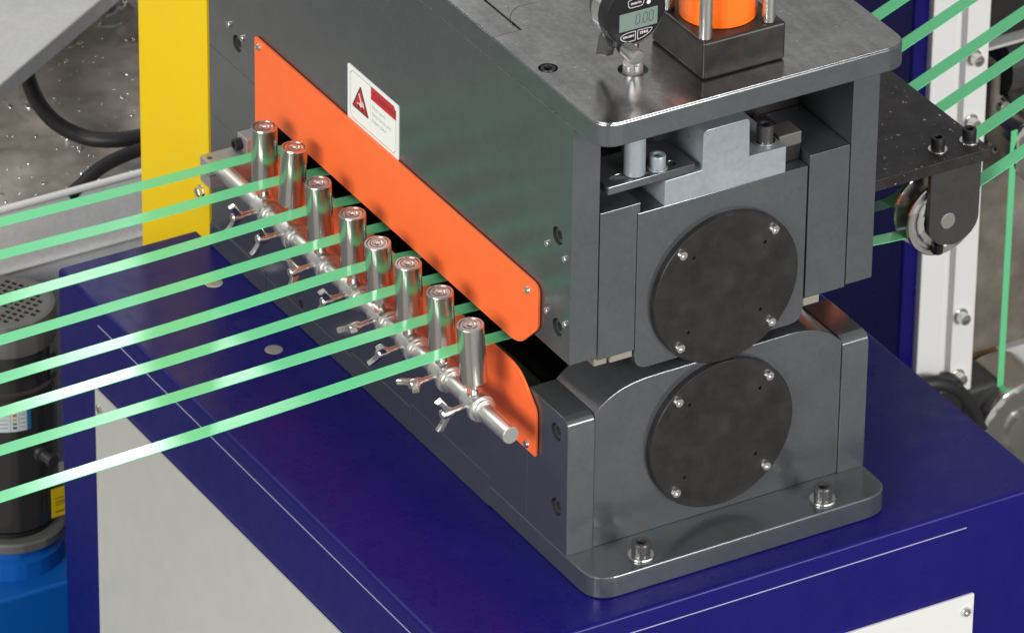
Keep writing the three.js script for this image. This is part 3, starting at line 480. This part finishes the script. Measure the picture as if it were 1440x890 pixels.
// ---------------------------------------------------------------- background on the left
{
  const m = thing('electric_motor', 'black upright electric motor with perforated grey fan cover', 'motor');
  const cx = -0.1038, cz = -0.8746, yT = -0.150, R = 0.0505;
  put(m, 'fan_cover', tr(lathe([[R, -0.034], [R + 0.0012, -0.034], [R + 0.0012, -0.004], [R - 0.0005, -0.001], [R - 0.004, 0], [R - 0.004, -0.0015], [R - 0.0015, -0.003], [R, -0.006], [R, -0.034]], 72), cx, yT, cz), M.cover);
  const s = new THREE.Shape(); s.absarc(0, 0, R - 0.0042, 0, Math.PI * 2, false);
  for (let i = -6; i <= 6; i++) for (let j = -6; j <= 6; j++) { const x = i * 0.0079 + 0.002, y = j * 0.0078; if (Math.hypot(x, y) > R - 0.011 || (Math.abs(i) === 2 && j === -1) || (i === 1 && j === 2)) continue; const h = new THREE.Path(); h.moveTo(x - 0.0025, y - 0.0026); h.lineTo(x + 0.0025, y - 0.0026); h.lineTo(x + 0.0025, y + 0.0026); h.lineTo(x - 0.0025, y + 0.0026); h.closePath(); s.holes.push(h); }
  put(m, 'grille', uvm(new THREE.ExtrudeGeometry(s, { depth: 0.0014, bevelEnabled: false, curveSegments: 48 })).rotateX(-Math.PI / 2).rotateY(0.533).translate(cx, yT - 0.0016, cz), M.cover);
  put(m, 'fan', tr(cylY(R - 0.002, -0.012, -0.010, 48), cx, yT, cz), M.rubber);
  put(m, 'motor_body', tr(lathe([[0.00001, -0.034], [R - 0.002, -0.034], [R - 0.002, -0.052], [R + 0.0005, -0.054], [R + 0.0005, -0.058], [R - 0.002, -0.060], [R - 0.002, -0.074], [R + 0.0005, -0.0765], [R + 0.0005, -0.080], [R - 0.001, -0.082], [R - 0.001, -0.215], [R - 0.004, -0.232], [R - 0.010, -0.236], [0.00001, -0.236]], 72), cx, yT, cz), M.motor);
  put(m, 'flange', tr(lathe([[0.00001, -0.250], [R + 0.006, -0.250], [R + 0.006, -0.2425], [R + 0.004, -0.2405], [0.00001, -0.2405]], 72), cx, yT, cz), M.cover);
  put(m, 'spigot', tr(cylY(R - 0.006, -0.2405, -0.236, 48), cx, yT, cz), M.rubber);
  // name plate and tag on the barrel, conduit gland
  const arc = (rad, a0, a1, y0, y1) => { const g = new THREE.CylinderGeometry(rad, rad, y1 - y0, 24, 1, true, a0, a1 - a0); return g.translate(cx, (y0 + y1) / 2, cz); };
  const nc = document.createElement('canvas'); nc.width = 256; nc.height = 192; let k = nc.getContext('2d');
  k.fillStyle = '#cfd6d8'; k.fillRect(0, 0, 256, 192); k.fillStyle = '#2f6f9f'; k.fillRect(222, 0, 34, 192); k.fillStyle = '#8a949a'; k.fillRect(96, 0, 4, 192); k.fillRect(160, 0, 4, 192);
  [['#d9a04a', 30], ['#c9563f', 60], ['#d0b43c', 92], ['#4c8a6a', 124], ['#39485a', 154]].forEach(([c, y]) => { k.fillStyle = c; k.fillRect(116, y, 30, 18); k.fillStyle = '#7c868c'; k.fillRect(14, y + 4, 66, 6); k.fillRect(172, y + 4, 40, 6); });
  const nt = new THREE.CanvasTexture(nc); nt.colorSpace = THREE.SRGBColorSpace;
  put(m, 'rating_plate', arc(R - 0.0002, -0.62, 0.05, yT - 0.116, yT - 0.088), P({ map: nt, roughness: 0.5 }), 'pale printed plate with small colour squares');
  const yc = document.createElement('canvas'); yc.width = 128; yc.height = 192; k = yc.getContext('2d'); k.fillStyle = '#d8b50c'; k.fillRect(0, 0, 128, 192); k.fillStyle = '#5d5208'; for (const [y, w, h] of [[64, 92, 9], [88, 80, 11], [108, 88, 9], [152, 84, 14]]) for (let x = 26; x < 26 + w; x += 13) k.fillRect(x, y, 9, h);
  const yt = new THREE.CanvasTexture(yc); yt.colorSpace = THREE.SRGBColorSpace;
  put(m, 'caution_tag', new THREE.BoxGeometry(0.020, 0.032, 0.0008).rotateY(0.05).translate(-0.0715, -0.358, -0.826), P({ map: yt, roughness: 0.5 }), 'yellow printed tag');
  put(m, 'cable_gland', tr(toZ(lathe([[0.00001, 0], [0.008, 0], [0.008, 0.006], [0.0055, 0.007], [0.0055, 0.016], [0.0066, 0.0165], [0.0066, 0.022], [0.00001, 0.022]], 12)).rotateY(0.2), cx + 0.012, yT - 0.148, cz + R - 0.004), M.gunmetal);
  const g = thing('gear_unit', 'bright blue gear unit box under the black motor', 'gear unit');
  put(g, 'housing', bx(-0.26, 0.0, -0.84, -0.4335, -0.98, -0.800, 0.004), M.blueBox);
  put(g, 'neck', tr(lathe([[0.00001, -0.434], [R + 0.002, -0.434], [R + 0.002, -0.415], [R - 0.003, -0.412], [R - 0.003, -0.4005], [0.00001, -0.4005]], 64), cx, 0, cz), M.blueBox);
  const b = thing('cable_trough', 'pale grey sheet metal trough with a light rounded rim behind the motor', 'trough');
  put(b, 'trough_side', bx(-0.12, 0.40, -0.40, -0.1005, -0.953, -0.949, 0.001), M.trough);
  put(b, 'rim', tr(toNX(cylY(0.0036, -0.40, 0.12, 20)), 0, -0.0985, -0.949), M.white);
  put(b, 'lower_lip', bx(-0.12, 0.40, -0.1675, -0.1655, -0.949, -0.944, 0.0005), M.trough);
  // crumpled plastic sheet
  const nx = 260, nz = 260, pg = new THREE.PlaneGeometry(1.0, 1.0, nx, nz).rotateX(-Math.PI / 2), pp = pg.attributes.position;
  for (let i = 0; i < pp.count; i++) { const x = pp.getX(i), z = pp.getZ(i), u = ((x * 0.8 + 3) % 1) * N | 0, v = ((z * 0.8 + 3) % 1) * N | 0; const a = Math.abs(big[v * N + u] - 0.5), c = Math.abs(mid[v * N + u] - 0.5), hz = z + 0.02; const wet = Math.min(1, Math.max(0, (big[((v + 90) % N) * N + u] - 0.45) * 9)); pp.setY(i, 0.035 * (big[v * N + u] - 0.5) + 0.012 * Math.max(0, 0.02 - c) * 4 + wet * (0.016 * (fine[v * N + u] - 0.5) + 0.012 * (mid[v * N + u] - 0.5))); }
  pg.computeVertexNormals(); pg.attributes.uv.array.forEach((v, i, a) => { a[i] = v * 1.0; });
  solo('plastic_sheet', 'dull grey-brown crumpled plastic sheet spread out behind the pale trough', 'plastic sheet', pg.translate(0.12, -0.110, -1.452), M.film);
  const bits = new THREE.InstancedMesh(new THREE.SphereGeometry(1, 10, 7), P({ color: C(0.95, 0.95, 0.93), roughness: 0.12, metalness: 1 }), 420), q4 = new THREE.Matrix4(), e3 = new THREE.Euler(), qt = new THREE.Quaternion(), ray = new THREE.Vector3(); seed = 5;  // bright beads added as glints of light on the sheet
  for (let i = 0; i < 420; i++) { let k = 0; do k = Math.floor(rnd() * pp.count); while (pp.getX(k) < -0.12 || pp.getX(k) > 0.3 || pp.getZ(k) < -1.32 || rnd() > 0.15 + 0.85 * Math.max(0, (big[((pp.getZ(k) * 900 + 4096) & 511) * N + ((pp.getX(k) * 900 + 4096) & 511)] - 0.45) * 5)); const near = rnd(); const r = 0.0008 + 0.0030 * near ** 5; e3.set(rnd() * 3, rnd() * 3, rnd() * 3); q4.compose(ray.set(pp.getX(k), pp.getY(k) + r * 0.3, pp.getZ(k)), qt.setFromEuler(e3), new THREE.Vector3(r * (1 + rnd()), r * (0.5 + 0.5 * rnd()), r)); bits.setMatrixAt(i, q4); }
  bits.name = 'glint_beads'; bits.userData = { label: 'tiny shiny beads added as glints on the crumpled plastic sheet', category: 'glints', kind: 'stuff' }; scene.add(bits);
  const hosePts = [[0.09, -0.070, -1.215], [0.0756, -0.080, -1.1825], [0.0603, -0.085, -1.141], [0.0486, -0.0865, -1.0899], [0.0489, -0.087, -1.0491], [0.0622, -0.087, -1.0143], [0.085, -0.087, -0.9984], [0.113, -0.087, -0.9926], [0.17, -0.087, -0.985], [0.3, -0.087, -0.98]];
  solo('black_hose', 'black rubber hose curving over the plastic sheet towards the yellow guard', 'hose', new THREE.TubeGeometry(new THREE.CatmullRomCurve3(hosePts.map((p) => new THREE.Vector3(...p))), 90, 0.0078, 20), M.rubber);
  solo('black_hose', 'dark tube added for the shadow under the curved hose, half sunk in the plastic sheet', 'hose', new THREE.TubeGeometry(new THREE.CatmullRomCurve3([[0.005, -0.106, -0.952], [0.022, -0.100, -0.956], [0.045, -0.094, -0.9655], [0.07, -0.092, -0.9735], [0.105, -0.092, -0.979], [0.2, -0.098, -0.985]].map((p) => new THREE.Vector3(...p))), 50, 0.0068, 18), M.rubber);  // added tube in place of the shadow of the curved hose
  const d = new THREE.Vector2(0.161, -0.106), n = new THREE.Vector2(-0.106, -0.161).normalize().multiplyScalar(0.3), p0 = new THREE.Vector2(-0.033, -1.011).addScaledVector(d, -0.12), p1 = new THREE.Vector2(0.128, -1.117).addScaledVector(d, 2);
  const cs = shape([p0, p1, p1.clone().add(n), p0.clone().add(n)].map((q) => [q.x, -q.y]));
  solo('sheet_cover', 'smooth light grey sheet metal cover in the upper left corner', 'cover plate', exY(cs, -0.02, 0.0, 0.002), M.greySheet);
}
renderer.render(scene, camera);
